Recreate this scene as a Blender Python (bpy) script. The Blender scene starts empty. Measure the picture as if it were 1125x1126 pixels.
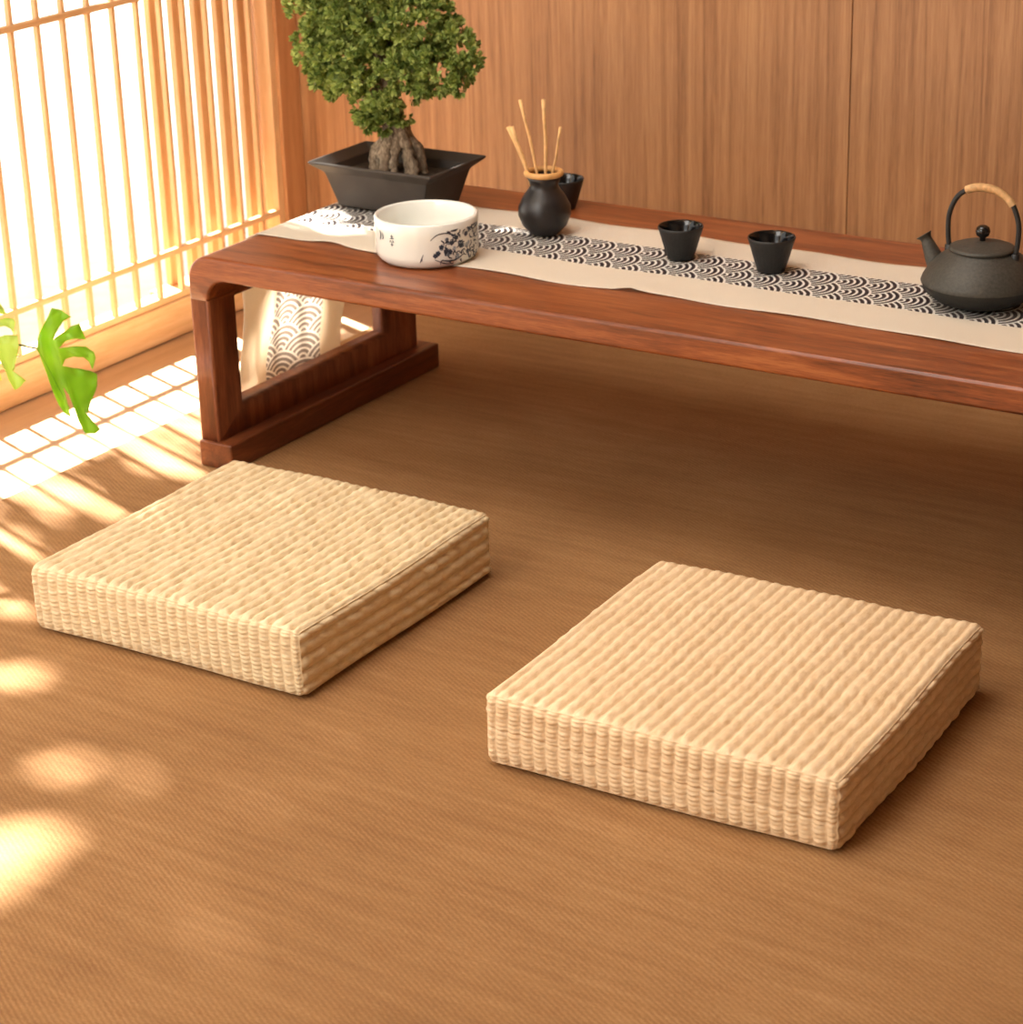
import bpy, bmesh, math, random
import numpy as np
from mathutils import Vector, Matrix, noise
random.seed(7)
rng = np.random.default_rng(7)
C = bpy.context.scene.collection
SC = bpy.context.scene
PI = math.pi

# ------------------------------------------------------------------ camera
cam_d = bpy.data.cameras.new('camera')
cam = bpy.data.objects.new('camera', cam_d); C.objects.link(cam)
Rv = Vector((0.8470793, 0.53082861, -0.02603146)); Uv = Vector((-0.18039134, 0.33324479, 0.92542254)); Fv = Vector((-0.49991561, 0.77921043, -0.37804165))
M = Matrix((Rv, Uv, -Fv)).transposed().to_4x4()
M.translation = Vector((0, 0, 1.1592))
cam.matrix_world = M
cam_d.sensor_width = 36; cam_d.sensor_fit = 'HORIZONTAL'
cam_d.lens = 2534.4 / 1125 * 36
cam_d.clip_start = 0.02
cam_d.dof.use_dof = True; cam_d.dof.focus_distance = 2.5; cam_d.dof.aperture_fstop = 11
SC.camera = cam

# ------------------------------------------------------------------ world, sun, area lights, exposure
w = bpy.data.worlds.new('world'); SC.world = w; w.use_nodes = True
bg = w.node_tree.nodes['Background']
bg.inputs[0].default_value = (1.0, 0.98, 0.94, 1); bg.inputs[1].default_value = 2.0
SUN_AZ = math.radians(-20.5); SUN_EL = math.radians(38)
SUN = Vector((math.cos(SUN_AZ) * math.cos(SUN_EL), math.sin(SUN_AZ) * math.cos(SUN_EL), -math.sin(SUN_EL)))
sd = bpy.data.lights.new('sun', 'SUN'); sd.energy = 46; sd.angle = math.radians(2.0); sd.color = (1, 0.95, 0.86)
so = bpy.data.objects.new('sun', sd); C.objects.link(so)
so.rotation_euler = SUN.to_track_quat('-Z', 'Y').to_euler()

def area(name, loc, target, sx, sy, power, col):
    d = bpy.data.lights.new(name, 'AREA'); d.shape = 'RECTANGLE'; d.size = sx; d.size_y = sy; d.energy = power; d.color = col
    o = bpy.data.objects.new(name, d); C.objects.link(o); o.location = loc
    o.rotation_euler = (Vector(target) - Vector(loc)).to_track_quat('-Z', 'Y').to_euler()
area('added_key_front', (-2.0, -0.3, 2.0), (-1.2, 2.4, 0.1), 1.6, 1.2, 50, (1, 0.96, 0.90))  # added soft key lamp from front left; no window stands there
area('added_top_fill', (-1.6, 1.9, 2.3), (-1.5, 2.2, 0), 1.2, 1.2, 28, (1, 0.97, 0.92))  # unseen soft lamp added overhead to brighten upward faces
SC.view_settings.view_transform = 'Standard'; SC.view_settings.look = 'None'
SC.view_settings.gamma = 1; SC.view_settings.use_curve_mapping = False
SC.view_settings.exposure = 0.0

# ------------------------------------------------------------------ helpers
def link(name, me, mat=None, parent=None, smooth=True):
    o = bpy.data.objects.new(name, me); C.objects.link(o)
    if mat: me.materials.append(mat)
    if parent is not None:
        o.parent = parent
    if smooth:
        me.polygons.foreach_set('use_smooth', [True] * len(me.polygons))
    return o
def from_bm(name, bm, mat=None, parent=None, smooth=True):
    bmesh.ops.recalc_face_normals(bm, faces=bm.faces)
    me = bpy.data.meshes.new(name); bm.to_mesh(me); bm.free()
    return link(name, me, mat, parent, smooth)
def empty(name, loc, rz=0):
    o = bpy.data.objects.new(name, None); C.objects.link(o); o.location = loc; o.rotation_euler = (0, 0, rz)
    o.empty_display_size = 0.05
    return o
def tag(o, label, cat, group=None, kind=None):
    o['label'] = label; o['category'] = cat
    if group: o['group'] = group
    if kind: o['kind'] = kind
    return o
def struct(o): o['kind'] = 'structure'; return o
def bev(o, wd, seg=3, ang=40):
    m = o.modifiers.new('b', 'BEVEL'); m.width = wd; m.segments = seg; m.limit_method = 'ANGLE'; m.angle_limit = math.radians(ang)
    m.harden_normals = True
    return o
def box(bm, x0, x1, y0, y1, z0, z1):
    v = [bm.verts.new((x, y, z)) for x in (x0, x1) for y in (y0, y1) for z in (z0, z1)]
    for f in ((0, 1, 3, 2), (4, 6, 7, 5), (0, 4, 5, 1), (2, 3, 7, 6), (0, 2, 6, 4), (1, 5, 7, 3)):
        bm.faces.new([v[i] for i in f])
def bev_edges(bm, wd, cond, seg=3):
    es = [e for e in bm.edges if cond(e.verts[0].co, e.verts[1].co) and len(e.link_faces) == 2 and e.calc_face_angle(0) > 0.6]
    bmesh.ops.bevel(bm, geom=es, offset=wd, segments=seg, affect='EDGES', profile=0.5, clamp_overlap=True)
def boxo(name, x0, x1, y0, y1, z0, z1, mat, parent=None, b=0.002):
    bm = bmesh.new(); box(bm, x0, x1, y0, y1, z0, z1)
    o = from_bm(name, bm, mat, parent)
    if b: bev(o, b, 2)
    return o
def lathe(bm, prof, n=48, cx=0, cy=0, cap=False, fn=None):
    rings = []
    for (r, z) in prof:
        if r < 1e-6: rings.append([bm.verts.new((cx, cy, z))])
        else:
            ring = []
            for i in range(n):
                a = 2 * PI * i / n; rr = r * (fn(a, r, z) if fn else 1)
                ring.append(bm.verts.new((cx + rr * math.cos(a), cy + rr * math.sin(a), z)))
            rings.append(ring)
    for A, B in zip(rings, rings[1:]):
        for i in range(n):
            j = (i + 1) % n
            if len(A) == 1 and len(B) == 1: continue
            if len(A) == 1: bm.faces.new((A[0], B[i], B[j]))
            elif len(B) == 1: bm.faces.new((A[i], B[0], A[j]))
            else: bm.faces.new((A[i], B[i], B[j], A[j]))
def tube(bm, pts, rad, n=10, squash=1.0, cap=True):
    pts = [Vector(p) for p in pts]
    if not hasattr(rad, '__len__'): rad = [rad] * len(pts)
    up = Vector((0.13, 0.21, 1)).normalized(); rings = []
    t0 = (pts[1] - pts[0]).normalized()
    s = t0.cross(up)
    if s.length < 0.05: s = t0.cross(Vector((1, 0, 0)))
    s.normalize()
    for i, p in enumerate(pts):
        t = (pts[min(i + 1, len(pts) - 1)] - pts[max(i - 1, 0)]).normalized()
        s = (s - t * s.dot(t)).normalized(); b = t.cross(s)
        rings.append([bm.verts.new(p + (s * math.cos(2 * PI * k / n) + b * math.sin(2 * PI * k / n) * squash) * rad[i]) for k in range(n)])
    for A, B in zip(rings, rings[1:]):
        for k in range(n):
            bm.faces.new((A[k], B[k], B[(k + 1) % n], A[(k + 1) % n]))
    if cap:
        bm.faces.new(rings[0]); bm.faces.new(rings[-1])
def smooth_path(pts, n=8):
    P = [Vector(p) for p in pts]; out = []
    for i in range(len(P) - 1):
        p0 = P[max(i - 1, 0)]; p1 = P[i]; p2 = P[i + 1]; p3 = P[min(i + 2, len(P) - 1)]
        for k in range(n):
            t = k / n
            out.append(0.5 * ((2 * p1) + (p2 - p0) * t + (2 * p0 - 5 * p1 + 4 * p2 - p3) * t * t + (3 * p1 - p0 - 3 * p2 + p3) * t ** 3))
    out.append(P[-1]); return out

# ------------------------------------------------------------------ node helpers
class NT:
    def __init__(s, name):
        s.m = bpy.data.materials.new(name); s.m.use_nodes = True; s.t = s.m.node_tree
        s.b = s.t.nodes['Principled BSDF']; s.out = s.t.nodes['Material Output']
    def n(s, typ, ins=None, **kw):
        nd = s.t.nodes.new(typ)
        for k, v in kw.items(): setattr(nd, k, v)
        for k, v in (ins or {}).items():
            s.set(nd.inputs[k], v)
        return nd
    def set(s, inp, v):
        if isinstance(v, bpy.types.NodeSocket): s.t.links.new(v, inp)
        else: inp.default_value = v
    def math(s, op, a, b=None, c=None, clamp=False):
        nd = s.t.nodes.new('ShaderNodeMath'); nd.operation = op; nd.use_clamp = clamp
        s.set(nd.inputs[0], a)
        if b is not None: s.set(nd.inputs[1], b)
        if c is not None: s.set(nd.inputs[2], c)
        return nd.outputs[0]
    def ramp(s, fac, stops, interp='LINEAR'):
        nd = s.t.nodes.new('ShaderNodeValToRGB'); nd.color_ramp.interpolation = interp
        e = nd.color_ramp.elements
        while len(e) < len(stops): e.new(0.5)
        for k, (p, c) in enumerate(stops):
            e[k].position = p; e[k].color = (*c, 1) if len(c) == 3 else c
        s.set(nd.inputs[0], fac); return nd.outputs[0]
    def mix(s, fac, a, b, mode='MIX'):
        nd = s.t.nodes.new('ShaderNodeMix'); nd.data_type = 'RGBA'; nd.blend_type = mode
        s.set(nd.inputs[0], fac)
        for k, v in ((6, a), (7, b)):
            if isinstance(v, tuple) and len(v) == 3: v = (*v, 1)
            s.set(nd.inputs[k], v)
        return nd.outputs[2]
    def coord(s, kind='Object', scale=(1, 1, 1), rot=(0, 0, 0)):
        tc = s.t.nodes.new('ShaderNodeTexCoord'); mp = s.t.nodes.new('ShaderNodeMapping')
        s.t.links.new(tc.outputs[kind], mp.inputs[0]); mp.inputs['Scale'].default_value = scale; mp.inputs['Rotation'].default_value = rot
        return mp.outputs[0]
    def noise(s, vec, scale=5, detail=4, rough=0.5, dist=0):
        nd = s.n('ShaderNodeTexNoise', {'Vector': vec, 'Scale': scale, 'Detail': detail, 'Roughness': rough, 'Distortion': dist})
        return nd.outputs['Fac']
    def bump(s, h, strength=0.3, dist=0.001):
        nd = s.n('ShaderNodeBump', {'Height': h, 'Strength': strength, 'Distance': dist})
        s.t.links.new(nd.outputs[0], s.b.inputs['Normal'])
    def base(s, c, rough=0.5, **kw):
        if isinstance(c, tuple) and len(c) == 3: c = (*c, 1)
        s.set(s.b.inputs['Base Color'], c); s.set(s.b.inputs['Roughness'], rough)
        for k, v in kw.items(): s.set(s.b.inputs[k.replace('_', ' ')], v)
def srgb(r, g, b):
    f = lambda c: (c / 255 / 12.92) if c <= 10 else ((c / 255 + 0.055) / 1.055) ** 2.4
    return (f(r), f(g), f(b))
def plain(name, c, rough=0.5, noise_amt=0.08, scale=60, bumpd=0.0, **kw):
    t = NT(name); v = t.coord('Object'); f = t.noise(v, scale, 4)
    lo = tuple(max(0, x * (1 - noise_amt * 2)) for x in c); hi = tuple(min(1, x * (1 + noise_amt)) for x in c)
    t.base(t.ramp(f, [(0.3, lo), (0.7, hi)]), rough, **kw)
    if bumpd: t.bump(f, 1.0, bumpd)
    return t.m
def wood(name, cols, scale=(1, 12, 12), rough=0.4, fine=1.0, bumpd=0.0003, axis_noise=6, **kw):
    t = NT(name); v = t.coord('Object', scale)
    a = t.noise(v, axis_noise, 5, 0.6, 0.6)
    v2 = t.coord('Object', tuple(x * 5 for x in scale))
    b = t.noise(v2, axis_noise * 2, 4, 0.6)
    f = t.math('ADD', t.math('MULTIPLY', a, 0.65), t.math('MULTIPLY', b, 0.35 * fine))
    f = t.math('SUBTRACT', f, 0.175 * (fine - 1)) if fine != 1 else f
    t.base(t.ramp(f, [(0.32, cols[0]), (0.5, cols[1]), (0.68, cols[2])]), rough, **kw)
    t.bump(b, 0.6, bumpd)
    return t.m

# ------------------------------------------------------------------ materials
m_wall = wood('veneer_wall', [srgb(118, 77, 46), srgb(160, 111, 71), srgb(183, 136, 92)], (34, 34, 0.8), 0.42, 1.2, 0.0002, 3)
m_table = wood('rosewood', [srgb(78, 36, 16), srgb(132, 68, 34), srgb(168, 100, 56)], (1.3, 16, 16), 0.30, 1.0, 0.0002, 3.2)
m_table_v = wood('rosewood_upright', [srgb(80, 38, 19), srgb(132, 72, 40), srgb(168, 102, 62)], (16, 16, 1.3), 0.48, 1.0, 0.0002, 3.2)
m_table_y = wood('rosewood_rail', [srgb(66, 30, 15), srgb(106, 54, 28), srgb(140, 80, 44)], (16, 1.3, 16), 0.35, 1.0, 0.0002, 3.2)
m_lat = wood('lattice_pine', [srgb(206, 158, 108), srgb(224, 178, 128), srgb(238, 198, 150)], (20, 20, 1.2), 0.5, 1.0, 0.0002, 3)
m_lat_y = wood('lattice_pine_rail', [srgb(206, 158, 108), srgb(224, 178, 128), srgb(238, 198, 150)], (20, 1.2, 20), 0.5, 1.0, 0.0002, 3)
m_post = wood('corner_post_wood', [srgb(170, 112, 68), srgb(190, 132, 84), srgb(206, 150, 100)], (20, 20, 1.2), 0.5, 1.0, 0.0002, 3)
m_plank = wood('floor_planks', [srgb(212, 180, 140), srgb(226, 196, 158), srgb(236, 210, 174)], (14, 1.0, 14), 0.4, 1.0, 0.0002, 3)

def make_mat_mat():
    t = NT('sisal_mat')
    v = t.coord('Object')
    n1 = t.noise(t.coord('Object', (3, 30, 1)), 2.2, 5, 0.6)
    n2 = t.noise(v, 2.0, 3)
    n3 = t.noise(t.coord('Object', (60, 240, 1)), 3.0, 3, 0.7)
    wv = t.n('ShaderNodeTexWave', {'Vector': t.coord('Object', (1, 1, 1), (0, 0, math.radians(-60))), 'Scale': 60.0, 'Distortion': 2.6, 'Detail': 3.0, 'Detail Scale': 3.5}, wave_type='BANDS', bands_direction='X').outputs['Fac']
    f = t.math('ADD', t.math('MULTIPLY', n1, 0.30), t.math('MULTIPLY', n2, 0.34))
    f = t.math('ADD', f, t.math('MULTIPLY', n3, 0.36))
    col = t.ramp(f, [(0.34, srgb(130, 94, 58)), (0.5, srgb(159, 118, 75)), (0.66, srgb(182, 141, 95))])
    msk = t.math('MULTIPLY', t.noise(v, 22, 3, 0.7), t.math('ADD', 0.35, t.noise(v, 3.1, 2)))
    col = t.mix(t.math('MULTIPLY', t.math('SUBTRACT', 1.0, wv), t.math('MULTIPLY', msk, 0.95)), col, srgb(122, 80, 46))
    t.base(col, 0.85, Specular_IOR_Level=0.25)
    t.bump(t.math('ADD', t.math('MULTIPLY', wv, 0.35), t.math('MULTIPLY', n3, 0.7)), 0.5, 0.001)
    return t.m
m_mat = make_mat_mat()

def make_straw(name, cols):
    t = NT(name)
    uv = t.t.nodes.new('ShaderNodeUVMap').outputs[0]       # metres: u across the strand, v along it
    def mp(sc):
        nd = t.t.nodes.new('ShaderNodeMapping'); t.t.links.new(uv, nd.inputs[0]); nd.inputs['Scale'].default_value = sc
        return nd.outputs[0]
    a = t.noise(mp((70, 18, 1)), 3, 4, 0.6)
    b = t.noise(mp((420, 40, 1)), 3, 3, 0.6)
    c = t.noise(mp((14, 14, 1)), 1.2, 2)
    f = t.math('ADD', t.math('MULTIPLY', a, 0.45), t.math('ADD', t.math('MULTIPLY', b, 0.3), t.math('MULTIPLY', c, 0.25)))
    t.base(t.ramp(f, [(0.33, cols[0]), (0.5, cols[1]), (0.66, cols[2])]), 0.62, Specular_IOR_Level=0.35)
    t.bump(b, 0.4, 0.0003)
    return t.m
m_straw1 = make_straw('rush_greenish', [srgb(202, 174, 132), srgb(228, 205, 165), srgb(243, 225, 190)])
m_straw2 = make_straw('rush_golden', [srgb(210, 176, 132), srgb(232, 202, 162), srgb(245, 221, 186)])

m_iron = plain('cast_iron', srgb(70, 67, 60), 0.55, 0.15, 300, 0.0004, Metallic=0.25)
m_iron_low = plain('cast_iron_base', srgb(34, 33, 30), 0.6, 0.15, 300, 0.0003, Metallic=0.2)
m_iron_dark = plain('cup_iron', srgb(30, 29, 28), 0.5, 0.15, 300, 0.0003)
m_glaze = plain('black_glaze', srgb(20, 18, 18), 0.12, 0.05)
m_vase = plain('matte_black_pottery', srgb(40, 35, 34), 0.36, 0.2, 40, 0.0002)
m_bamboo = plain('bamboo_ring', srgb(214, 160, 96), 0.5, 0.1, 80)
m_reed = plain('dry_reed', srgb(226, 178, 118), 0.7, 0.12, 90)
m_wrap = plain('rattan_wrap', srgb(222, 180, 128), 0.6, 0.12, 200)
m_pot = plain('dark_plastic_pot', srgb(66, 58, 52), 0.62, 0.08, 30, Specular_IOR_Level=0.3)
m_soil = plain('potting_soil', srgb(52, 42, 26), 0.95, 0.4, 150, 0.003)
m_porc = plain('white_porcelain', srgb(236, 236, 228), 0.14, 0.01, 10, Coat_Weight=0.3)
m_ink = plain('blue_black_ink', srgb(52, 62, 78), 0.3, 0.35, 120)
m_ink2 = plain('pale_ink_wash', srgb(150, 160, 168), 0.3, 0.2, 120)
m_trunk = wood('bonsai_bark', [srgb(58, 46, 34), srgb(132, 112, 90), srgb(205, 186, 160)], (60, 60, 22), 0.85, 1.2, 0.003, 3)
m_ground = plain('white_gravel', srgb(238, 234, 224), 0.9, 0.05, 30, 0.002)
m_plaster = plain('plaster', srgb(226, 212, 190), 0.9, 0.02, 10)
m_terra = plain('planter_clay', srgb(196, 186, 172), 0.7, 0.06, 30)
m_dark = plain('gap_dark', srgb(40, 26, 18), 0.9)

def leafmat(name, lo, mid, hi, scale=25, trans=0.35, rough=0.45):
    t = NT(name); v = t.coord('Object'); f = t.noise(v, scale, 3)
    geo = t.t.nodes.new('ShaderNodeNewGeometry')
    f = t.math('ADD', t.math('MULTIPLY', f, 0.6), t.math('MULTIPLY', geo.outputs['Random Per Island'], 0.4))
    col = t.ramp(f, [(0.3, lo), (0.5, mid), (0.72, hi)])
    t.base(col, rough)
    tr = t.n('ShaderNodeBsdfTranslucent', {'Color': col})
    mx = t.n('ShaderNodeMixShader', {'Fac': trans}); t.t.links.new(t.b.outputs[0], mx.inputs[1]); t.t.links.new(tr.outputs[0], mx.inputs[2])
    t.t.links.new(mx.outputs[0], t.out.inputs['Surface'])
    return t.m
m_needle = leafmat('bonsai_leaf', srgb(84, 106, 42), srgb(142, 160, 76), srgb(190, 202, 118), 22, 0.3, 0.6)
m_monst = leafmat('monstera_leaf_green', srgb(104, 160, 24), srgb(150, 200, 44), srgb(196, 226, 80), 12, 0.5, 0.35)
m_monst2 = leafmat('monstera_leaf_pale', srgb(170, 200, 80), srgb(200, 224, 110), srgb(220, 236, 140), 12, 0.5, 0.35)
m_tree = leafmat('garden_leaf', srgb(40, 70, 20), srgb(60, 92, 30), srgb(90, 120, 45), 12, 0.1, 0.6)

def make_runner():
    t = NT('wave_print_linen')
    uvn = t.t.nodes.new('ShaderNodeUVMap').outputs[0]
    sp = t.n('ShaderNodeSeparateXYZ', {'Vector': uvn})
    u, v = sp.outputs[0], sp.outputs[1]                   # metres along / across the runner
    R, hgt = 0.041, 0.0205
    # a little unevenness in the print
    nz = t.noise(t.n('ShaderNodeMapping', {'Vector': uvn}).outputs[0], 30, 2)
    vv = t.math('ADD', v, t.math('MULTIPLY', t.math('SUBTRACT', nz, 0.5), 0.002))
    k0 = t.math('CEIL', t.math('DIVIDE', t.math('SUBTRACT', u, R), hgt))
    ring = None
    # frontmost scale is the lowest row that covers the point
    acc = 0.0; taken = None; val = None
    for j in range(3):
        k = t.math('ADD', k0, float(j))
        uc = t.math('MULTIPLY', k, hgt)
        off = t.math('MULTIPLY', t.math('FLOORED_MODULO', k, 2.0), R)
        vm = t.math('SUBTRACT', t.math('FLOORED_MODULO', t.math('ADD', t.math('SUBTRACT', vv, off), R), 2 * R), R)
        du = t.math('SUBTRACT', u, uc)
        d = t.math('SQRT', t.math('ADD', t.math('MULTIPLY', du, du), t.math('MULTIPLY', vm, vm)))
        inside = t.math('LESS_THAN', d, R)
        rg = t.math('LESS_THAN', t.math('FRACT', t.math('MULTIPLY', d, 5.0 / R)), 0.60)
        if j == 0: val = t.math('MULTIPLY', inside, rg); taken = inside
        else:
            free = t.math('SUBTRACT', 1.0, taken)
            val = t.math('ADD', val, t.math('MULTIPLY', free, t.math('MULTIPLY', inside, rg)))
            taken = t.math('MAXIMUM', taken, inside)
    band = t.math('MULTIPLY', t.math('GREATER_THAN', v, 0.088), t.math('LESS_THAN', v, 0.196))
    ink = t.math('MULTIPLY', val, band)
    wv = t.noise(t.n('ShaderNodeMapping', {'Vector': uvn, 'Scale': (900, 900, 1)}).outputs[0], 1, 2)
    cloth = t.ramp(wv, [(0.3, srgb(240, 228, 208)), (0.7, srgb(252, 244, 230))])
    white = t.mix(band, cloth, srgb(248, 244, 236))
    geo = t.t.nodes.new('ShaderNodeNewGeometry')
    top = t.mix(ink, white, srgb(34, 34, 48))
    under = t.mix(t.math('MULTIPLY', ink, 0.55), white, srgb(150, 120, 100))
    col = t.mix(geo.outputs['Backfacing'], top, under)
    t.base(col, 0.85, Specular_IOR_Level=0.2)
    t.bump(wv, 0.4, 0.0003)
    tr = t.n('ShaderNodeBsdfTranslucent', {'Color': under})
    mx = t.n('ShaderNodeMixShader', {'Fac': 0.4}); t.t.links.new(t.b.outputs[0], mx.inputs[1]); t.t.links.new(tr.outputs[0], mx.inputs[2])
    t.t.links.new(mx.outputs[0], t.out.inputs['Surface'])
    return t.m
m_runner = make_runner()

# ------------------------------------------------------------------ setting
XW, YW = -2.436, 3.152
def plane_box(name, *a, mat=None, b=0): return struct(boxo(name, *a, mat, None, b))
plane_box('floor', XW - 0.05, 2.6, -2.6, YW + 0.05, -0.06, -0.004, mat=m_plank)
# woven floor mat: seams along x; two widths
mt = boxo('floor_mat', -2.172, 2.5, -2.5, 3.14, -0.004, 0.0, m_mat, None, 0.001)
tag(mt, 'large brown woven sisal mat covering the floor under table and cushions', 'floor mat')
bm = bmesh.new()
box(bm, XW, -1.4026, YW, YW + 0.03, 0, 2.4); box(bm, -1.4014, 0.2, YW, YW + 0.03, 0, 2.4); box(bm, 0.2012, 2.6, YW, YW + 0.03, 0, 2.4)
o = struct(from_bm('wall_back', bm, m_wall, None, False)); bev(o, 0.0012, 2)
plane_box('wall_back_core', XW - 0.1, 2.6, YW + 0.031, YW + 0.1, -0.06, 2.45, mat=m_dark)
plane_box('wall_right', 2.6, 2.7, -2.6, YW + 0.1, -0.06, 2.45, mat=m_plaster)
plane_box('wall_front', -0.6, 2.7, -2.7, -2.6, -0.06, 2.45, mat=m_plaster)
plane_box('ceiling', XW - 0.1, 2.7, -2.7, YW + 0.1, 2.45, 2.55, mat=m_plaster)
plane_box('ground', -14, XW - 0.05, -10, 12, -0.16, -0.1, mat=m_ground)
# corner post (in the left wall) and wall above the openings
struct(boxo('trim_1', XW - 0.06, XW + 0.006, 3.095, YW - 0.001, -0.004, 2.1, m_post, None, 0.002))
struct(boxo('baseboard_left', XW - 0.03, XW + 0.004, 2.12, 3.095, -0.004, 0.058, m_lat_y, None, 0.003))
struct(boxo('wall_left', XW - 0.1, XW, -2.6, YW, 1.75, 2.45, m_plaster, None, 0))
struct(boxo('wall_front_left', XW - 0.1, XW, -2.6, 0.2, -0.06, 1.75, m_plaster, None, 0))
struct(boxo('trim_2', XW - 0.06, XW + 0.006, 2.07, 2.12, -0.004, 1.75, m_post, None, 0.002))
# lattice window
win = struct(empty('window_1', (XW, 2.6, 0.06)))
def wpart(name, *a, mat, b=0.0012):
    o = boxo(name, *a, mat, None, b); o.parent = win; o.matrix_parent_inverse = Matrix.Translation((-XW, -2.6, -0.06)); return o
y = 3.089
wpart('frame_stile', XW - 0.028, XW, 3.078, 3.095, 0.059, 1.75, mat=m_lat)
k = 0
y = 3.034
while y > 2.13:
    wpart('lattice_bar', XW - 0.009, XW, y - 0.0040, y + 0.0040, 0.07, 1.72, mat=m_lat); y -= 0.0555
wpart('lattice_rail', XW - 0.030, XW + 0.001, 2.12, 3.078, 0.059, 0.070, mat=m_lat_y)
for z in (0.139, 0.557, 0.98, 1.40):
    wpart('lattice_rail', XW - 0.009, XW + 0.002, 2.12, 3.078, z - 0.0050, z + 0.0050, mat=m_lat_y)
y = 3.055
while y > 2.80:      # a second sliding screen stacked behind the first
    wpart('rear_slat', XW - 0.046, XW - 0.034, y - 0.011, y + 0.011, 0.07, 1.72, mat=m_lat); y -= 0.0555
wpart('rear_rail', XW - 0.048, XW - 0.031, 2.78, 3.078, 0.059, 0.070, mat=m_lat_y)
wpart('frame_rail', XW - 0.030, XW + 0.001, 2.12, 3.078, 1.72, 1.75, mat=m_lat_y)

# outdoors: roof overhang added to end the sun's reach, and a shaped leaf screen
def sun_at(px, py, dist, pz=0.0):                     # point towards the sun from a floor point
    return Vector((px, py, pz)) - SUN * dist

# ------------------------------------------------------------------ unseen leaf screen (shaped for dappled sunlight)
LIT = []   # (cx, cy, rx, ry, rot) ellipses of sun on the floor plane
def L(cx, cy, rx, ry, rot=0): LIT.append((cx, cy, rx, ry, math.radians(rot)))
L(-2.32, 2.45, 0.16, 0.55)
L(-2.16, 2.56, 0.16, 0.10)
L(-2.13, 2.345, 0.18, 0.040, -20)
L(-2.06, 2.44, 0.14, 0.06, -10)
L(-2.24, 2.02, 0.12, 0.14)
L(-2.12, 2.15, 0.07, 0.05, -20)
L(-2.00, 2.135, 0.075, 0.019, -15)
L(-2.066, 2.075, 0.028, 0.028)
L(-2.03, 1.93, 0.12, 0.06, -50)
L(-1.93, 1.86, 0.06, 0.035, -40)
L(-1.79, 1.69, 0.08, 0.025, 10)
L(-1.580, 1.567, 0.036, 0.024, 50)
L(-1.500, 1.575, 0.014, 0.034, -20)
L(-1.532, 1.350, 0.090, 0.085, -30)
L(-1.495, 1.435, 0.045, 0.03, -30)
L(-1.74, 1.98, 0.055, 0.030, 0)
L(-1.56, 2.42, 0.09, 0.06, -10)
L(-1.85, 2.50, 0.11, 0.09, -20)
L(-1.30, 2.44, 0.07, 0.05, -10)
def is_lit(x, y):
    for cx, cy, rx, ry, r in LIT:
        dx, dy = x - cx, y - cy; a = dx * math.cos(r) + dy * math.sin(r); b = -dx * math.sin(r) + dy * math.cos(r)
        if (a / rx) ** 2 + (b / ry) ** 2 < 1: return True
    return False
tree = empty('leaf_screen', (-5.2, 3.2, -0.1))  # leaf screen added out of view, gaps left where sun patches fall
tag(tree, 'unseen leaf screen on a trunk outside the lattice window, shaped to dapple the sunlight', 'tree')
S_ = SUN.cross(Vector((0, 0, 1))).normalized(); T_ = S_.cross(SUN).normalized()
bm = bmesh.new()
def leaf_quad(bm, c, n, up, ln, wd, fold=0.15):
    s = n.cross(up).normalized(); up = s.cross(n).normalized()
    pts = [c - up * ln / 2, c - up * ln * 0.1 + s * wd / 2 + n * fold * wd, c + up * ln / 2, c - up * ln * 0.1 - s * wd / 2 + n * fold * wd]
    v = [bm.verts.new(p) for p in pts]
    bm.faces.new((v[0], v[1], v[2])); bm.faces.new((v[0], v[2], v[3]))
gx = -2.42
while gx < -0.86:
    gy = 1.0
    while gy < 2.95:
        px = gx + random.uniform(-0.012, 0.012); py = gy + random.uniform(-0.012, 0.012)
        if not is_lit(px, py):
            if gx > -2.17 or gy > 2.7 or True:
                for q in range(2):
                    c = sun_at(px, py, max(1.42, (px + 2.78) / 0.738) + random.uniform(-0.04, 0.16)) 
                    n = (SUN + Vector((random.uniform(-.3, .3), random.uniform(-.3, .3), random.uniform(-.3, .3)))).normalized()
                    up = Vector((random.uniform(-1, 1), random.uniform(-1, 1), random.uniform(-1, 1))).normalized()
                    leaf_quad(bm, c, n, up, 0.044, 0.034)
        gy += 0.019
    gx += 0.022
fo = from_bm('foliage', bm, m_tree, tree, False)
fo.matrix_parent_inverse = Matrix.Translation((5.2, -3.2, 0.1))
bm = bmesh.new()  # trunk and branches added to carry the leaf screen
hub = sun_at(-1.5, 1.9, 2.1)
tube(bm, smooth_path([(-5.2, 3.2, -0.12), (-5.1, 3.1, 0.6), (-4.7, 2.9, 1.3), tuple(hub + Vector((-.3, .1, 0)))]), [0.06 - 0.0016 * i for i in range(25)], 10)
for tx, ty in ((-2.0, 2.8), (-1.4, 2.7), (-1.0, 1.2), (-1.9, 1.3), (-1.2, 2.0)):
    e = sun_at(tx, ty, max(1.6, (tx + 2.9) / .738)); a = hub + Vector((-.3, .1, 0))
    tube(bm, smooth_path([a, a.lerp(e, .5) + Vector((-.05, 0, .04)), e], 5), [0.02 - 0.0015 * i for i in range(11)], 6)
tk = from_bm('trunk', bm, m_trunk, tree); tk.matrix_parent_inverse = Matrix.Translation((5.2, -3.2, 0.1))
plane_box('sun_stop_eave', XW - 0.85, XW - 0.1, -2.7, YW + 0.3, 2.0, 2.08, mat=m_plaster)  # unseen slab added to cut off the sun further into the room

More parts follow.
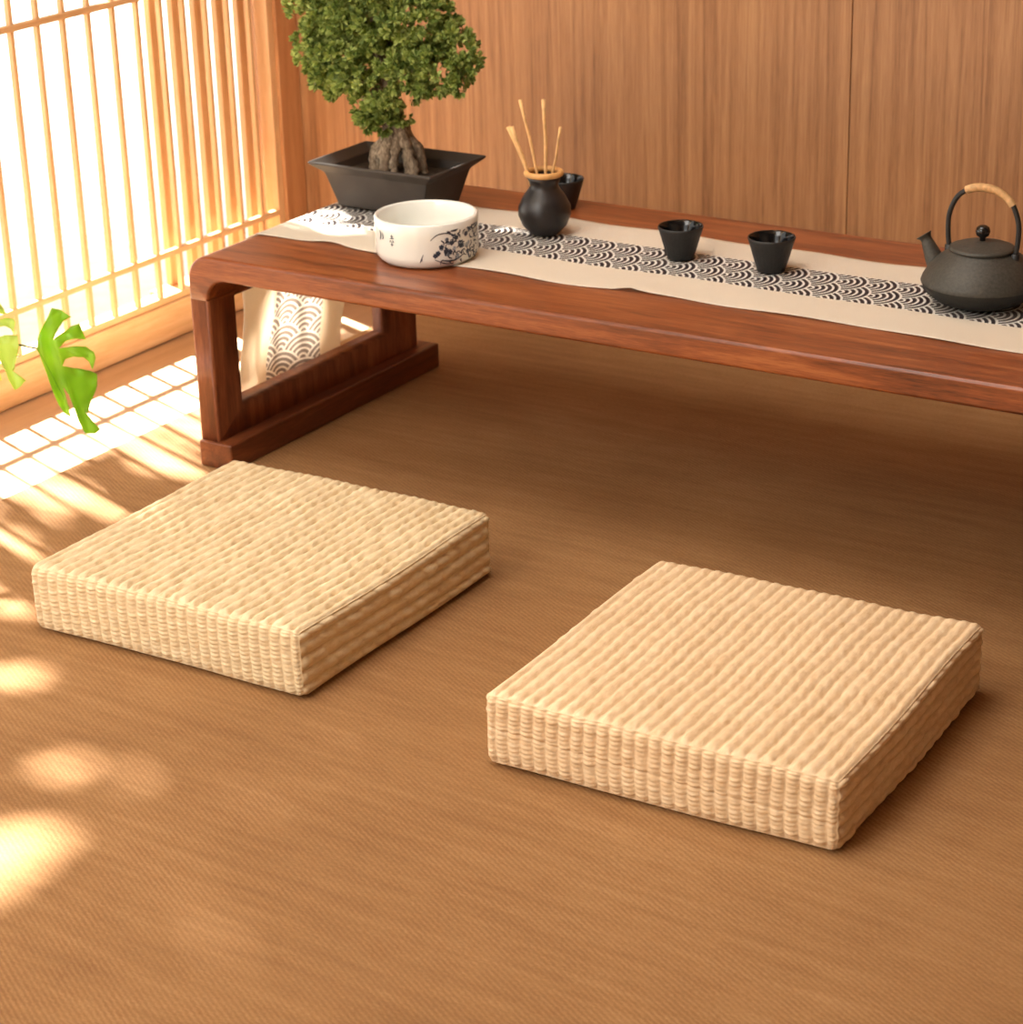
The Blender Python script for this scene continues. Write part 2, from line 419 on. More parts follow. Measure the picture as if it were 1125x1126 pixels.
# ------------------------------------------------------------------ low table
XL, XR, YF, YB, ZT = -2.013, -0.25, 2.332, 2.828, 0.3075
TH = 0.033; LT = 0.034
table = empty('low_tea_table', ((XL + XR) / 2, (YF + YB) / 2, 0))
tag(table, 'long low reddish-brown wooden tea table with rounded end and open frame leg', 'table')
def tpart(o):
    o.parent = table; o.matrix_parent_inverse = Matrix.Translation(-table.location); return o
def arc(cx, cz, r, a0, a1, n):
    return [(cx + r * math.cos(math.radians(a0 + (a1 - a0) * i / n)), cz + r * math.sin(math.radians(a0 + (a1 - a0) * i / n))) for i in range(n + 1)]
ro, ri = 0.036, 0.030
zb = ZT - TH; zc = zb - ri
prof = [(XL, zc)] + arc(XL + ro, ZT - ro, ro, 180, 90, 10) + arc(XR - ro, ZT - ro, ro, 90, 0, 10) + [(XR, zc), (XR - LT, zc)] \
    + arc(XR - LT - ri, zb - ri, ri, 0, 90, 8) + arc(XL + LT + ri, zb - ri, ri, 90, 180, 8)
bm = bmesh.new()
pv = [bm.verts.new((x, YF, z)) for x, z in prof]
f = bm.faces.new(pv)
r = bmesh.ops.extrude_face_region(bm, geom=[f])
bmesh.ops.translate(bm, vec=(0, YB - YF, 0), verts=[v for v in r['geom'] if isinstance(v, bmesh.types.BMVert)])
bmesh.ops.remove_doubles(bm, verts=bm.verts, dist=1e-5)
bmesh.ops.recalc_face_normals(bm, faces=bm.faces)
bev_edges(bm, 0.005, lambda a, b: abs(a.y - b.y) < 1e-6 and not (abs(a.z - zc) < 1e-5 and abs(b.z - zc) < 1e-5))
top = tpart(from_bm('tabletop', bm, m_table)); wn = top.modifiers.new('w', 'WEIGHTED_NORMAL')
for x0, x1, fx0, fx1 in ((XL, XL + LT, XL, XL + 0.058), (XR - LT, XR, XR - 0.058, XR)):
    bm = bmesh.new()
    z0, z1, o0, o1 = 0.0385, zc, 0.078, zc - 0.006
    ya, yb = YF + 0.056, YB - 0.072
    P = [(YF, z0), (YB, z0), (YB, z1), (YF, z1)]; Q = [(ya, o0), (yb, o0), (yb, o1), (ya, o1)]
    A = [bm.verts.new((x0, y_, z_)) for y_, z_ in P]; B = [bm.verts.new((x0, y_, z_)) for y_, z_ in Q]
    fs = [bm.faces.new((A[i], A[(i + 1) % 4], B[(i + 1) % 4], B[i])) for i in range(4)]
    r = bmesh.ops.extrude_face_region(bm, geom=fs)
    bmesh.ops.translate(bm, vec=(x1 - x0, 0, 0), verts=[v for v in r['geom'] if isinstance(v, bmesh.types.BMVert)])
    bmesh.ops.recalc_face_normals(bm, faces=bm.faces)
    bev_edges(bm, 0.005, lambda a, b: abs(a.y - b.y) < 1e-6 and abs(a.z - b.z) > 1e-3 and (abs(a.y - YF) < 1e-5 or abs(a.y - YB) < 1e-5))
    lg = tpart(from_bm('leg', bm, m_table_v)); lg.modifiers.new('w', 'WEIGHTED_NORMAL')
    tpart(boxo('foot_rail', fx0, fx1, YF - 0.004, YB + 0.022, 0.0, 0.039, m_table_y, None, 0.003))

# ------------------------------------------------------------------ table runner
def runner_y(x, s):   # s 0 near edge .. 1 far edge, gently wavy edges
    yn = 2.448 + 0.004 * math.sin(x * 9.0) + 0.003 * math.sin(x * 23 + 1) + 0.005 * math.exp(-((x + 1.86) / .035) ** 2)
    yf = 2.716 + 0.003 * math.sin(x * 8 + 2)
    return yn + (yf - yn) * s
Wd = 0.27
bm = bmesh.new(); uvl = bm.loops.layers.uv.new('UVMap')
xs = list(np.arange(-0.32, -1.985, -0.0125)); NS = 44
rows = []
def zt(x, s):
    y_ = runner_y(x, s)
    rip = 0.0012 * (1 + math.sin(x * 31 + s * 3)) * (abs(s - 0.5) * 2) ** 3
    rip += 0.004 * math.exp(-((x + 1.385 - (s) * 0.10) / 0.014) ** 2) * max(0, 1 - s * 2.6)
    rip += 0.004 * math.exp(-((x + 1.86) / 0.03) ** 2) * max(0, 1 - s * 3)
    return ZT + 0.0012 + rip
arc_len = 0
path = []
for x in xs:
    path.append(('t', x))
path += [('c', a) for a in (10, 25, 40, 55, 70, 85)]
path += [('h', z) for z in np.arange(0.265, 0.006, -0.0125)]
vs = []
prev = None; dist = 0
for kind, val in path:
    row = []
    for i in range(NS + 1):
        s = i / NS
        if kind == 't': p = Vector((val, runner_y(val, s), zt(val, s)))
        elif kind == 'c':
            a = math.radians(val); rr = ro + 0.002
            p = Vector((XL + ro - rr * math.sin(a), runner_y(XL, s), ZT - ro + rr * math.cos(a)))
        else:
            drop = (0.27 - val) / 0.27
            fold = 0.014 * math.sin(s * 2 * PI * 1.35 + 0.5 + 1.2 * drop) * drop ** 0.6
            p = Vector((XL - 0.003 - 0.020 * drop + min(fold, 0.016 * drop) - 0.004, runner_y(XL, s) + 0.022 * math.sin(drop * 6.0 + 0.6) * drop ** .7 + 0.012 * drop, val))
        row.append(bm.verts.new(p))
    mid = row[NS // 2].co
    if prev is not None: dist += (mid - prev).length
    prev = mid.copy(); vs.append((row, dist))
for (A, da), (B, db) in zip(vs, vs[1:]):
    for i in range(NS):
        f = bm.faces.new((A[i], A[i + 1], B[i + 1], B[i]))
        for lp, (uu, ss) in zip(f.loops, ((da, i), (da, i + 1), (db, i + 1), (db, i))):
            lp[uvl].uv = (2.0 - uu, ss / NS * Wd)
me = bpy.data.meshes.new('table_runner'); bm.normal_update()
if vs[0][0][0].link_faces[0].normal.z < 0: bmesh.ops.reverse_faces(bm, faces=bm.faces)
bm.to_mesh(me); bm.free()
rn = link('table_runner', me, m_runner)
sm = rn.modifiers.new('s', 'SOLIDIFY'); sm.thickness = 0.0008; sm.offset = 0
tag(rn, 'cream linen table runner with a navy wave-scale band, draped over the table end', 'table runner')

# ------------------------------------------------------------------ woven cushions
def cushion(name, cx, cy, rot, S, Hh, mat, seed, pit, right_rows):
    rs = np.random.default_rng(seed)
    hx = S / 2; hz = Hh / 2; rad = 0.014
    NR = 27; pitch = S / NR
    V = []; F = []; UVs = []
    seg = 0.0225
    ph = rs.random(64); jit = rs.random((64, 64)); jit2 = rs.random((64, 96))
    def noise1(a, b, k):
        return np.sin(a * 37 + k) * np.sin(b * 29 + 1.7 * k) * .5 + np.sin(a * 71 + 2 * k + b * 13) * .5
    def add_face(kind):
        if kind in ('top', 'bot'):
            n1 = NR * 10 if kind == 'top' else 24; n2 = 230 if kind == 'top' else 24
            a = np.linspace(-hx, hx, n1 + 1); b = np.linspace(-hx, hx, n2 + 1)
            A, B = np.meshgrid(a, b, indexing='ij'); X, Y, Z = A, B, np.full_like(A, hz if kind == 'top' else -hz)
        else:
            n1 = NR * 8; n2 = 72
            a = np.linspace(-hx, hx, n1 + 1); b = np.linspace(-hz, hz, n2 + 1)
            A, B = np.meshgrid(a, b, indexing='ij')
            if kind == 'front': X, Y = A, np.full_like(A, -hx)
            if kind == 'back': X, Y = A, np.full_like(A, hx)
            if kind == 'right': X, Y = np.full_like(A, hx), A
            if kind == 'left': X, Y = np.full_like(A, -hx), A
            Z = B
        P = np.stack([X, Y, Z], -1)
        inner = np.array([hx - rad, hx - rad, hz - rad])
        Cc = np.clip(P, -inner, inner); D = P - Cc; D /= np.linalg.norm(D, axis=-1, keepdims=True) + 1e-12
        P0 = Cc + D * rad
        # edge fade so faces weld
        if kind in ('top', 'bot'):
            e = np.minimum(hx - abs(A), hx - abs(B))
        else:
            e = np.minimum(hx - abs(A), hz - abs(B))
        fade = np.clip(e / (0.011 if kind == 'top' else 0.005), 0, 1) ** 0.8
        if kind in ('top', 'front', 'back', 'bot'):
            q = (A + hx) / pitch + 0.05 * np.sin(B * 60 + seed) ; ri_ = np.clip(np.floor(q).astype(int), 0, 63); fr = q - np.floor(q)
        if kind == 'top':
            h = np.abs(np.sin(PI * fr)) ** 0.6
            tt = (B + hx) / seg + ph[ri_] * 0.5 + 0.5 * (ri_ % 2) + (fr - .5) * 0.55
            tk = np.clip(np.floor(tt).astype(int), 0, 63); tf = tt - np.floor(tt)
            tw = np.abs(np.sin(PI * tf)) ** 0.5
            h = h * (0.80 + 0.20 * tw) * (0.92 + 0.14 * jit[ri_, tk])
            # pits where strands cross
            h = h - pit * (jit[tk, ri_] > 0.35) * np.exp(-((tf - 0.5) * 3.6) ** 2) * np.exp(-(np.minimum(fr, 1 - fr) * 5.0) ** 2)
            disp = (0.0052 if seed == 1 else 0.0042) * (h - 0.9)
            uvu, uvv = q * pitch + ri_ * 0.37, B
        elif kind in ('front', 'back', 'bot'):
            h = np.abs(np.sin(PI * fr)) ** 0.55
            sp = 0.0052
            zz = B / sp + ph[ri_] + 0.12 * np.sin(PI * fr) + 0.5 * (ri_ % 2)
            zk = np.floor(zz + 40).astype(int) % 96; zf = zz - np.floor(zz)
            st = np.abs(np.sin(PI * zf)) ** 0.6
            h = h * (0.62 + 0.38 * st * (0.45 + jit2[ri_, zk]))
            disp = 0.0044 * (h - 0.85)
            if kind == 'front':
                disp -= 0.0022 * np.exp(-((B + 0.004 + 0.006 * A / hx) / 0.0011) ** 2) * (seed == 2)
            uvu, uvv = B + zk * 0.21 + ri_ * .13, A
        else:
            NRW = right_rows; rp = Hh / NRW
            q = (B + hz) / rp; ri_ = np.clip(np.floor(q).astype(int), 0, 63); fr = q - np.floor(q)
            h = np.abs(np.sin(PI * fr)) ** 0.6
            sg = 0.026
            tt = (A + hx) / sg + ph[ri_] + .5 * (ri_ % 2) + (fr - .5) * .5; tk = np.clip(np.floor(tt).astype(int), 0, 63); tf = tt - np.floor(tt)
            h = h * (0.6 + 0.4 * np.abs(np.sin(PI * tf)) ** .5) * (0.75 + 0.4 * jit[ri_, tk])
            disp = 0.0056 * (h - 0.85)
            uvu, uvv = B + ri_ * .31, A
        disp = disp * fade
        P1 = P0 + D * disp[..., None]
        # hand-made unevenness
        wob = 0.0012 * noise1(P0[..., 0] * .6, P0[..., 1] * .6 + P0[..., 2], seed)
        P1[..., 2] += np.where(P0[..., 2] > 0, wob, wob * .3)
        P1[..., 0] += 0.0014 * np.sin(P0[..., 1] * 17 + seed + P0[..., 2] * 20); P1[..., 1] += 0.0014 * np.sin(P0[..., 0] * 15 + 2 * seed)
        base_i = len(V)
        V.extend(P1.reshape(-1, 3).tolist())
        U = np.stack([uvu, uvv], -1).reshape(-1, 2)
        for i in range(n1):
            for j in range(n2):
                i0 = i * (n2 + 1) + j; q4 = (i0, i0 + n2 + 1, i0 + n2 + 2, i0 + 1)
                if kind in ('back', 'bot', 'left'): q4 = q4[::-1]
                F.append([base_i + t_ for t_ in q4]); UVs.extend([U[t_] for t_ in q4])
    for kd in ('top', 'front', 'right', 'left', 'back', 'bot'): add_face(kd)
    V_ = np.array(V); 
    me = bpy.data.meshes.new(name); me.from_pydata(V, [], F)
    uvl = me.uv_layers.new(name='UVMap'); uvl.data.foreach_set('uv', np.array(UVs, dtype=np.float32).ravel())
    bm = bmesh.new(); bm.from_mesh(me); bmesh.ops.remove_doubles(bm, verts=bm.verts, dist=0.0002)
    bmesh.ops.recalc_face_normals(bm, faces=bm.faces); bm.to_mesh(me); bm.free()
    o = link(name, me, mat)
    o.location = (cx, cy, hz + 0.0005); o.rotation_euler = (0, 0, rot)
    return o
c1 = cushion('floor_cushion', -1.640, 2.004, 0.0116, 0.402, 0.086, m_straw1, 1, 1.1, 5)
tag(c1, 'square woven straw floor cushion beside the table end, sun-touched on its corner', 'floor cushion', 'woven straw floor cushions')
c2 = cushion('floor_cushion', -0.989, 1.985, 0.028, 0.402, 0.086, m_straw2, 2, 0.35, 6)
tag(c2, 'square golden woven straw floor cushion on open mat, right of the other one', 'floor cushion', 'woven straw floor cushions')

# ------------------------------------------------------------------ things on the table
ZR = ZT + 0.0026     # on top of the runner
def at(o, root):
    o.parent = root; return o

# bowl
bowl = empty('porcelain_bowl', (-1.707, 2.470, ZT + 0.0016))
tag(bowl, 'round white porcelain bowl with blue-black painted flowers, at table front edge', 'bowl')
R0 = 0.0695; HB = 0.060
bm = bmesh.new()
prof = [(0, .001), (.055, .001), (.058, 0.0), (.061, 0.0), (.0645, .0035), (R0 - .0012, .0085), (R0, .014), (R0, .044), (R0 + .0003, HB - .002), (R0 - .001, HB), (R0 - .0035, HB + .0003), (R0 - .0055, HB - .002), (R0 - .006, .04), (R0 - .008, .016), (.055, .008), (0, .007)]
lathe(bm, prof, 96); at(from_bm('bowl_body', bm, m_porc), bowl)
def stroke(bm, pts, wd, rr=R0 + 0.0004):
    """brush stroke on the bowl: pts (theta deg, z), width in m"""
    P = [Vector((a, b, 0)) for a, b in pts]; P = smooth_path(P, 5); n = len(P); prev = None
    for i, q in enumerate(P):
        t = (P[min(i + 1, n - 1)] - P[max(i - 1, 0)]); ta = math.radians(t.x) * rr; tb = t.y; l = math.hypot(ta, tb) + 1e-9
        na, nb = -tb / l, ta / l; ww = wd * (0.35 + 0.65 * math.sin(PI * (i + .5) / n)) / 2
        cur = []
        for s in (-1, 1):
            a = math.radians(q.x) + s * na * ww / rr; z = q.y + s * nb * ww
            cur.append(bm.verts.new((rr * math.cos(a), rr * math.sin(a), z)))
        if prev: bm.faces.new((prev[0], prev[1], cur[1], cur[0]))
        prev = cur
bm = bmesh.new()
rs = random.Random(5)
# camera is towards theta about -55 deg; the painting sits at -5 .. -45
stroke(bm, [(-52, .040), (-44, .047), (-34, .048), (-26, .045), (-20, .040)], .0016)
stroke(bm, [(-48, .014), (-38, .008), (-30, .006)], .0014); stroke(bm, [(-40, .012), (-26, .010), (-12, .016)], .002)
for _ in range(85):
    th = rs.uniform(-38, 20); z = rs.uniform(.008, .052); a = rs.uniform(0, 2 * PI); ln = rs.uniform(.004, .010)
    stroke(bm, [(th, z), (th + math.degrees(ln * math.cos(a) / R0) * .5, min(.05, max(.006, z + ln * math.sin(a) * .5))), (th + math.degrees(ln * math.cos(a + .5) / R0), min(.05, max(.006, z + ln * math.sin(a + .5))))], rs.uniform(.0012, .0028))
for th, z in ((-30, .022), (-22, .040), (-16, .028), (-8, .042), (-6, .018), (-44, .022), (-40, .030), (-47, .019), (-35, .024), (-28, .034)):
    for k in range(5):
        a = k * 2 * PI / 5 + th
        stroke(bm, [(th, z), (th + math.degrees(.0035 * math.cos(a) / R0), z + .0035 * math.sin(a))], .0032)
stroke(bm, [(-64, .010), (-62, .016), (-60, .021)], .0012)
stroke(bm, [(-63, .012), (-61.5, .016)], .002)
ink = at(from_bm('flower_painting', bm, m_ink, None, False), bowl); ink['label'] = 'blue-black brush painting of flowers'
bm = bmesh.new()
# little written marks on the left
def mk(th, z, sc=1):
    for (a, b), (c, d) in (((-2, 4), (2, 4)), ((0, 6), (0, 1)), ((-3, 1.5), (3, 2)), ((-1.5, 0), (-3, -3)), ((1, 0), (3, -2.5)), ((-2, -5), (2, -5)), ((0, -1), (0, -7))):
        stroke(bm, [(th + a * .8 * sc, z + b * .001 * sc), (th + c * .8 * sc, z + d * .001 * sc)], .0015)
mk(-97, .038, 1.25)
stroke(bm, [(-118, .047), (-116, .041), (-118, .034)], .0028); stroke(bm, [(-113, .045), (-111, .039), (-113, .036)], .002)
ink = at(from_bm('ink_marks', bm, m_ink, None, False), bowl); ink['label'] = 'small blue-black ink marks'
bm = bmesh.new()
for _ in range(16):
    th = rs.uniform(-38, 2); z = rs.uniform(.014, .042); a = rs.uniform(0, PI)
    stroke(bm, [(th, z), (th + 4 * math.cos(a), z + .005 * math.sin(a))], .006, R0 + .0002)
at(from_bm('pale_wash', bm, m_ink2, None, False), bowl)

# vase with reeds
vase = empty('bottle_vase', (-1.622, 2.634, ZR))
tag(vase, 'small black gourd-shaped pottery vase with a bamboo ring collar, holding dry reeds', 'vase')
bm = bmesh.new()
lathe(bm, [(0, 0), (.017, 0), (.020, .002), (.031, .014), (.0365, .028), (.036, .040), (.029, .054), (.0215, .064), (.0195, .069), (.021, .075), (.0245, .082), (.0225, .083), (.017, .074), (.016, .066), (.026, .05), (.03, .03), (0, .02)], 64)
at(from_bm('vase_body', bm, m_vase), vase)
bm = bmesh.new()
n = 48; ringp = []
for i in range(n + 1):
    a = 2 * PI * i / n; ringp.append((.0235 * math.cos(a), .0235 * math.sin(a), .0855))
tube(bm, ringp, .0042, 10, 1.0, False)
at(from_bm('bamboo_collar', bm, m_bamboo), vase)
def reed(base, tip, r, label):
    bm = bmesh.new(); b = Vector(base); t = Vector(tip) - b
    pts = [t * k / 6 + Vector((0.0006 * math.sin(k * 2), 0.0006 * math.cos(k * 1.7), 0)) for k in range(7)]
    tube(bm, pts, [r * (1 + .12 * math.sin(k * 2.2)) * (1 if k < 6 else 1.15) for k in range(7)], 8)
    o = from_bm('reed_stick', bm, m_reed); o.location = b
    tag(o, label, 'reed', 'dry reeds in the black vase')
bx, by, bz = -1.622, 2.634, ZR + 0.026
reed((bx + .004, by, bz), (-1.657, 2.634, .4935), .0021, 'dry reed leaning left in the vase, tall and thin behind the thick pair')
reed((bx + .006, by - .006, bz), (-1.668, 2.620, .458), .0026, 'thick short reed leaning furthest left in the black vase')
reed((bx + .001, by - .008, bz), (-1.6615, 2.618, .459), .0026, 'short thick reed just right of the leftmost reed in the vase')
reed((bx + .002, by + .004, bz), (-1.6195, 2.634, .497), .0024, 'tall upright dry reed in the middle of the black vase')
reed((bx - .004, by + .008, bz), (-1.6, 2.645, .459), .0017, 'thin short reed on the right side of the black vase')

# tea cups
def cup_mesh():
    bm = bmesh.new()
    rib = lambda a, r, z: 1 + (0.006 * math.cos(a * 30) if r > .014 and 0.004 < z < .038 else 0)
    lathe(bm, [(0, .002), (.0125, .002), (.0135, 0), (.0165, 0), (.0175, .003), (.0205, .012), (.0245, .026), (.0282, .038), (.0297, .0425), (.0292, .0438), (.0282, .0435)], 120, fn=rib)
    return bm
def cup_in():
    bm = bmesh.new(); lathe(bm, [(.0283, .0436), (.0272, .042), (.0255, .036), (.021, .018), (.015, .008), (0, .006)], 64); return bm
proto = None
for (x, y_, z, sc, lb) in ((-1.3975, 2.6105, ZR, 1.02, 'black cast iron tea cup on the runner, nearer the black vase'),
                       (-1.2655, 2.612, ZR, 1.05, 'black cast iron tea cup on the runner, nearer the kettle'),
                       (-1.674, 2.772, ZT + 0.0005, 1.0, 'black tea cup partly hidden behind the gourd-shaped vase')):
    t = empty('tea_cup', (x, y_, z), 0.3); t.scale = (sc, sc, sc)
    if proto is None:
        a = from_bm('cup_body', cup_mesh(), m_iron_dark, t); b = from_bm('glazed_inside', cup_in(), m_glaze, t); b['label'] = 'glossy black glazed inside'
        proto = (a, b)
    else:
        for s in proto:
            d = s.copy(); C.objects.link(d); d.parent = t
    tag(t, lb, 'cup', 'small black tea cups')

# kettle
KX, KY = -0.977, 2.602
ket = empty('iron_kettle', (KX, KY, ZR), math.radians(0))
tag(ket, 'dark cast iron tea kettle with a straw-wrapped arched handle', 'kettle')
bm = bmesh.new()
lathe(bm, [(.030, .070), (.036, .0695), (.040, .066), (.052, .058), (.064, .046), (.0705, .034), (.0725, .0285), (.0720, .0275)], 96)
at(from_bm('kettle_body', bm, m_iron), ket)
bm = bmesh.new()
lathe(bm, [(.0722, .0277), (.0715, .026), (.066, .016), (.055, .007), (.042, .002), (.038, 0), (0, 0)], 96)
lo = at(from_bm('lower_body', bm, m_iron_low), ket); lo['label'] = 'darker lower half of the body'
bm = bmesh.new()
lathe(bm, [(.0385, .0675), (.0400, .0690), (.0395, .0712), (.036, .0725), (.030, .0745), (.018, .0775), (.006, .079), (0, .079)], 72)
lid = at(from_bm('lid', bm, m_iron), ket)
bm = bmesh.new()
lathe(bm, [(.0035, .0785), (.0035, .083), (.0075, .0855), (.0092, .0905), (.0078, .0955), (.004, .098), (0, .0985)], 32)
kn = at(from_bm('lid_knob', bm, m_glaze), lid)
# spout points to the left of the picture, away from the handle plane's end
sv = Vector((-0.97, -0.02, 0)).normalized()
def kp(a, z): return tuple(sv * a + Vector((0, 0, z)))
bm = bmesh.new()
lp = smooth_path([kp(.054, .036), kp(.061, .050), kp(.067, .062), kp(.072, .072), kp(.0755, .0775)], 5)
tube(bm, lp, [.0135 - .00045 * i for i in range(16)] + [.0072, .0078, .0090, .0100, .0106], 18)
at(from_bm('spout', bm, m_iron), ket)
hv = Vector((0.99, -0.06, 0)).normalized()
def hp(a, z): return hv * a + Vector((0, 0, z))
hpts = smooth_path([hp(-.0435, .064), hp(-.046, .085), hp(-.045, .108), hp(-.035, .130), hp(-.018, .1415), hp(0, .1445), hp(.018, .1415), hp(.035, .130), hp(.045, .108), hp(.046, .085), hp(.0435, .064)], 6)
bm = bmesh.new(); tube(bm, hpts, .0032, 12)
for s in (-1, 1): tube(bm, [hp(s * .0435, .054), hp(s * .0435, .068)], .0055, 12)
hd = at(from_bm('handle', bm, m_iron_dark), ket)
bm = bmesh.new()
seg = [p for p in hpts if p.z > .126 and p.dot(hv) > -.024]
fine = smooth_path(seg, 10)
tube(bm, fine, [.0048 + .0006 * math.sin(i * 1.6) for i in range(len(fine))], 14)
gp = at(from_bm('grip_wrap', bm, m_wrap), hd); gp['label'] = 'pale straw wrap around the handle top'

# ------------------------------------------------------------------ bonsai
bon = empty('bonsai_tree', (-1.888, 2.664, ZR + 0.0012))
tag(bon, 'green bonsai tree with gnarled trunk in a dark rectangular tray pot', 'bonsai')
bm = bmesh.new()
def rect_ring(hx, hy, z): return [bm.verts.new((sx * hx, sy * hy, z)) for sx, sy in ((-1, -1), (1, -1), (1, 1), (-1, 1))]
rings = [rect_ring(*a) for a in ((.066, .040, 0), (.074, .046, .004), (.088, .056, .050), (.090, .058, .054), (.106, .072, .0665), (.107, .073, .0695), (.104, .070, .0705), (.087, .055, .060), (.084, .052, .050), (.080, .048, .044))]
bm.faces.new(rings[0])
for A, B in zip(rings, rings[1:]):
    for i in range(4): bm.faces.new((A[i], A[(i + 1) % 4], B[(i + 1) % 4], B[i]))
bm.faces.new(rings[-1])
pot = at(from_bm('pot', bm, m_pot), bon); bev(pot, 0.0025, 3, 20)
bm = bmesh.new()
n = 26
for i in range(n + 1):
    for j in range(n + 1):
        x = (i / n * 2 - 1) * .083; y_ = (j / n * 2 - 1) * .0515
        bm.verts.new((x, y_, .0485 + .008 * math.exp(-((x - .012) / .04) ** 2 - (y_ / .035) ** 2) + .002 * noise.noise(Vector((x * 90, y_ * 90, 0)))))
bm.verts.ensure_lookup_table()
for i in range(n):
    for j in range(n):
        a = i * (n + 1) + j; bm.faces.new([bm.verts[q] for q in (a, a + n + 1, a + n + 2, a + 1)])
at(from_bm('soil', bm, m_soil), bon)
bm = bmesh.new()
A0 = Vector((.000, 0, .113))
rt = [((-.034, -.016), .0085), ((-.020, -.026), .005), ((.000, -.032), .0065), ((.020, -.030), .0055), ((.040, -.014), .0085), ((.044, .008), .008), ((.010, .026), .009), ((-.024, .014), .008)]
for i, ((x, y_), r_) in enumerate(rt):
    x *= .85
    p = [A0 + Vector((x * .12, y_ * .12, .012)), A0 + Vector((x * .35 + .004, y_ * .5, -.010)), Vector((x * .85, y_ * .9, .078 + .004 * (i % 3))), Vector((x, y_, .058)), Vector((x * 1.18, y_ * 1.18, .044))]
    sp = smooth_path(p, 6)
    tube(bm, sp, [r_ * (1.25 - .5 * abs(k / len(sp) - .35) + .12 * math.sin(k * 1.9 + i)) for k in range(len(sp))], 10)
tp = smooth_path([(.006, 0, .085), (.002, 0, .108), (-.004, 0, .125), (-.012, .002, .15), (-.006, 0, .18), (-.02, 0, .22), (-.03, 0, .27)], 6)
tube(bm, tp, [.022 - .00045 * k for k in range(len(tp))], 14)
for a, b in (((-.008, 0, .16), (-.045, -.01, .19)), ((-.006, 0, .18), (.06, 0, .2)), ((-.015, 0, .21), (-.08, .01, .23)), ((-.02, 0, .22), (.04, -.02, .26)), ((-.045, -.012, .115), (-.043, -.012, .150)), ((-.043, -.012, .150), (-.01, 0, .175))):
    tube(bm, smooth_path([a, tuple((Vector(a) + Vector(b)) / 2 + Vector((0, 0, .008))), b], 4), [.0065 - .0004 * k for k in range(9)], 8)
for v in bm.verts:
    d = noise.noise_vector(v.co * 150) * .0026 + noise.noise_vector(v.co * 50) * .005
    v.co += d
at(from_bm('trunk', bm, m_trunk), bon)
# crown: clumps of small leaves on rounded lobes (local coords, pot base at 0)
lobes = [(-.115, 0, .222, .050, .05, .048), (-.092, -.01, .192, .042, .045, .030), (-.122, 0, .27, .050, .05, .05), (-.06, -.02, .22, .065, .06, .055), (-.065, .0, .28, .075, .06, .05),
         (.0, -.02, .20, .070, .06, .050), (.01, 0, .25, .075, .065, .060), (.062, -.01, .205, .058, .055, .038), (.085, 0, .225, .055, .05, .045), (.045, 0, .27, .06, .05, .045),
         (-.018, -.02, .150, .036, .035, .028), (-.004, -.024, .128, .017, .016, .012), (.022, -.012, .138, .012, .012, .010), (-.100, 0, .160, .016, .02, .018), (.125, -.01, .20, .018, .02, .022), (-.03, 0, .32, .08, .06, .04), (-.105, .0, .315, .07, .05, .04), (-.03, -.03, .13, .010, .01, .012)]
bm = bmesh.new()
rs = random.Random(11)
for (cx, cy, cz, rx, ry, rz) in lobes:
    nc = int(78 * ((rx * rz) / (.06 * .05)) ** 0.9) + 5
    for _ in range(nc):
        d = Vector((rs.gauss(0, 1), rs.gauss(0, 1), rs.gauss(0, 1))).normalized(); k = rs.uniform(.72, 1.03)
        c = Vector((cx + d.x * rx * k, cy + d.y * ry * k, cz + d.z * rz * k))
        rad = rs.uniform(.0085, .0130); axis = (d + Vector((rs.uniform(-.4, .4), rs.uniform(-.4, .4), rs.uniform(0, .6)))).normalized()
        for q in range(24):
            e = Vector((rs.gauss(0, 1), rs.gauss(0, 1), rs.gauss(0, 1))).normalized()
            if e.dot(axis) < -.25: e = -e
            nrm = e.cross(Vector((rs.gauss(0, 1), rs.gauss(0, 1), rs.gauss(0, 1)))).normalized()
            s = nrm.cross(e).normalized(); w_ = rad * .27
            a = c + e * rad * .15; b = c + e * rad * .7; t_ = c + e * rad * 1.05 + axis * rad * .15
            v = [bm.verts.new(a), bm.verts.new(b + s * w_), bm.verts.new(t_), bm.verts.new(b - s * w_)]
            bm.faces.new(v)
me = bpy.data.meshes.new('foliage'); bm.to_mesh(me); bm.free()
at(link('foliage', me, m_needle, None, False), bon)

# ------------------------------------------------------------------ monstera at the left edge
# leaf outline in picture-like units (x right, y down) around the stalk joint, one unit = 1.32 mm
OUT = [(x / 3.75, 320 + y / 3.75) for x, y in ((150,240),(155,200),(175,150),(198,112),(215,80),(250,90),(290,118),(255,135),(235,165),(214,208),(238,190),(280,160),(318,145),(330,180),(342,212),(300,205),(262,215),(236,242),(285,236),(340,238),(372,262),(378,285),(360,332),(348,300),(328,282),(290,277),(258,288),(246,314),(300,325),(345,335),(378,350),(374,400),(352,450),(328,512),(316,500),(345,540),(375,578),(350,595),(310,595),(290,540),(280,490),(262,430),(238,395),(250,460),(258,525),(235,510),(215,470),(195,400),(180,340),(165,290))]
mon = empty('potted_monstera', (-2.27, 1.84, 0))
tag(mon, 'bright green split-leaf monstera reaching in at the left edge by the lattice window', 'plant')
bm = bmesh.new()
lathe(bm, [(0, 0), (.055, 0), (.06, .004), (.075, .12), (.078, .13), (.072, .13), (.069, .118), (0, .118)], 48)
at(from_bm('pot', bm, m_terra), mon)
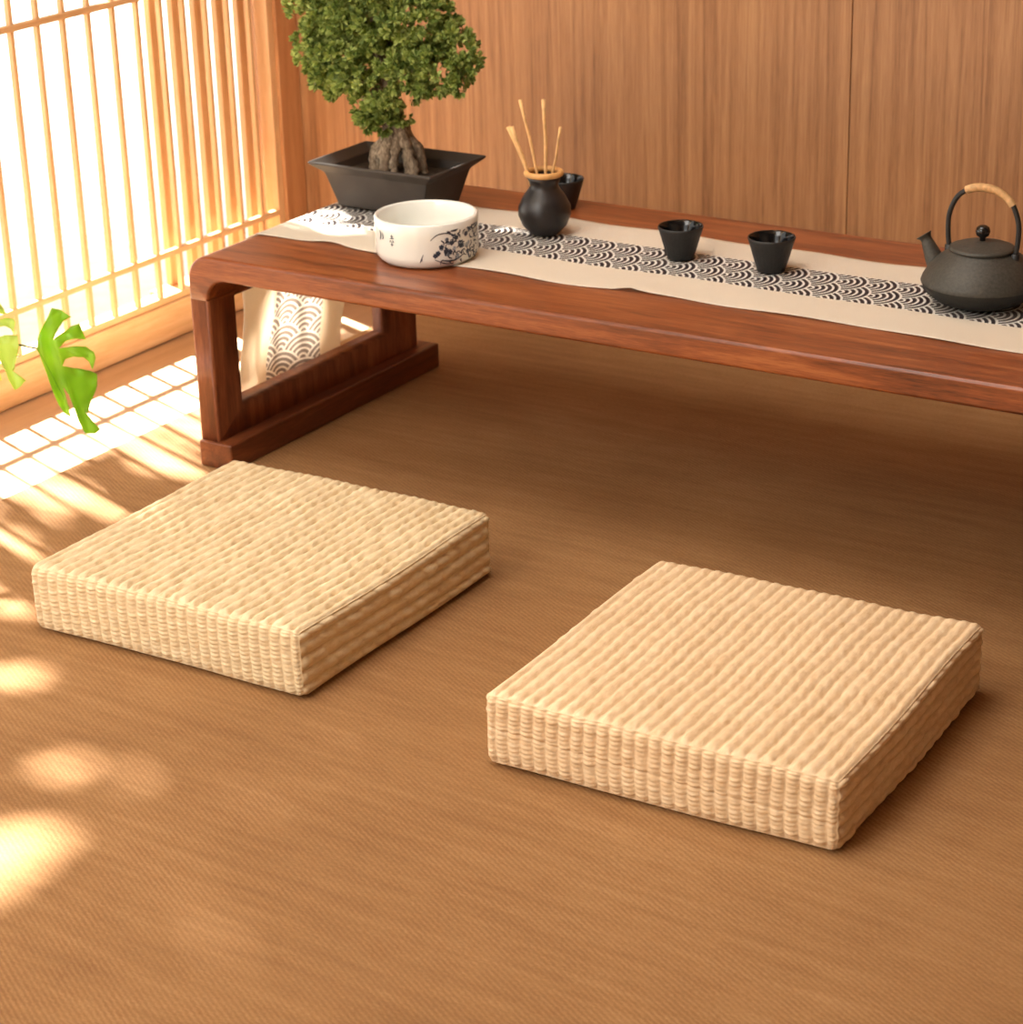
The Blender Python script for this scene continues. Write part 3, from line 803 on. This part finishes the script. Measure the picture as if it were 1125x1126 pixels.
def mleaf(origin, ux, uy, mat, sc=0.00130, sunken=False):
    """origin world, ux/uy world directions of leaf x (right) and y (down)"""
    bm = bmesh.new(); ux = Vector(ux).normalized(); uy = Vector(uy).normalized(); nn = ux.cross(uy).normalized()
    vs_ = [bm.verts.new((a, b, 0)) for a, b in OUT]; f = bm.faces.new(vs_)
    f.normal_update(); bm.normal_update()
    bmesh.ops.triangulate(bm, faces=[f], ngon_method='EAR_CLIP')
    bmesh.ops.subdivide_edges(bm, edges=bm.edges, cuts=3, use_grid_fill=True)
    loc = Vector(origin) - Vector(mon.location)
    for v in bm.verts:
        a, b = v.co.x - 40, v.co.y - 384
        mid = a - 0.50 * b    # distance from midrib
        z = -0.010 * (abs(mid) / 40) ** 1.2 * 0.7 + 0.0022 * math.sin(mid * .35 + b * .12) - .00004 * max(0, b) ** 1.4
        v.co = loc + ux * a * sc + uy * b * sc + nn * -z
    o = from_bm('leaf', bm, mat, mon); s = o.modifiers.new('s', 'SOLIDIFY'); s.thickness = .0007
    bm = bmesh.new()
    pts = [loc + ux * a * sc + uy * b * sc - nn * .0008 for a, b in ((0, 0), (12, 24), (24, 50), (38, 78))]
    tube(bm, smooth_path([tuple(p) for p in pts], 5), [.0011 - .00005 * k for k in range(16)], 6)
    from_bm('midrib', bm, mat, o)
    return loc
camright = Vector((.847, .531, 0)).normalized(); down = Vector((.13, -.20, -.92)).normalized()
l1 = mleaf((-2.2, 2.221, .176), camright, down, m_monst)
l2 = mleaf((-2.235, 2.135, .22), Vector((.5, .85, .3)), Vector((.55, -.45, -.75)), m_monst2, .00105)
l3 = mleaf((-2.33, 1.99, .30), Vector((.6, .2, .2)), Vector((.2, -.6, -.5)), m_monst, .0013)
for l in (l1, l2, l3):
    bm = bmesh.new(); pts = smooth_path([(0, 0, .115), (l.x * .35, l.y * .3, l.z + .05), (l.x * .75, l.y * .75, l.z + .035), tuple(l)], 6)
    tube(bm, pts, [.0022 - .00005 * k for k in range(len(pts))], 8); from_bm('stem', bm, m_tree, mon)
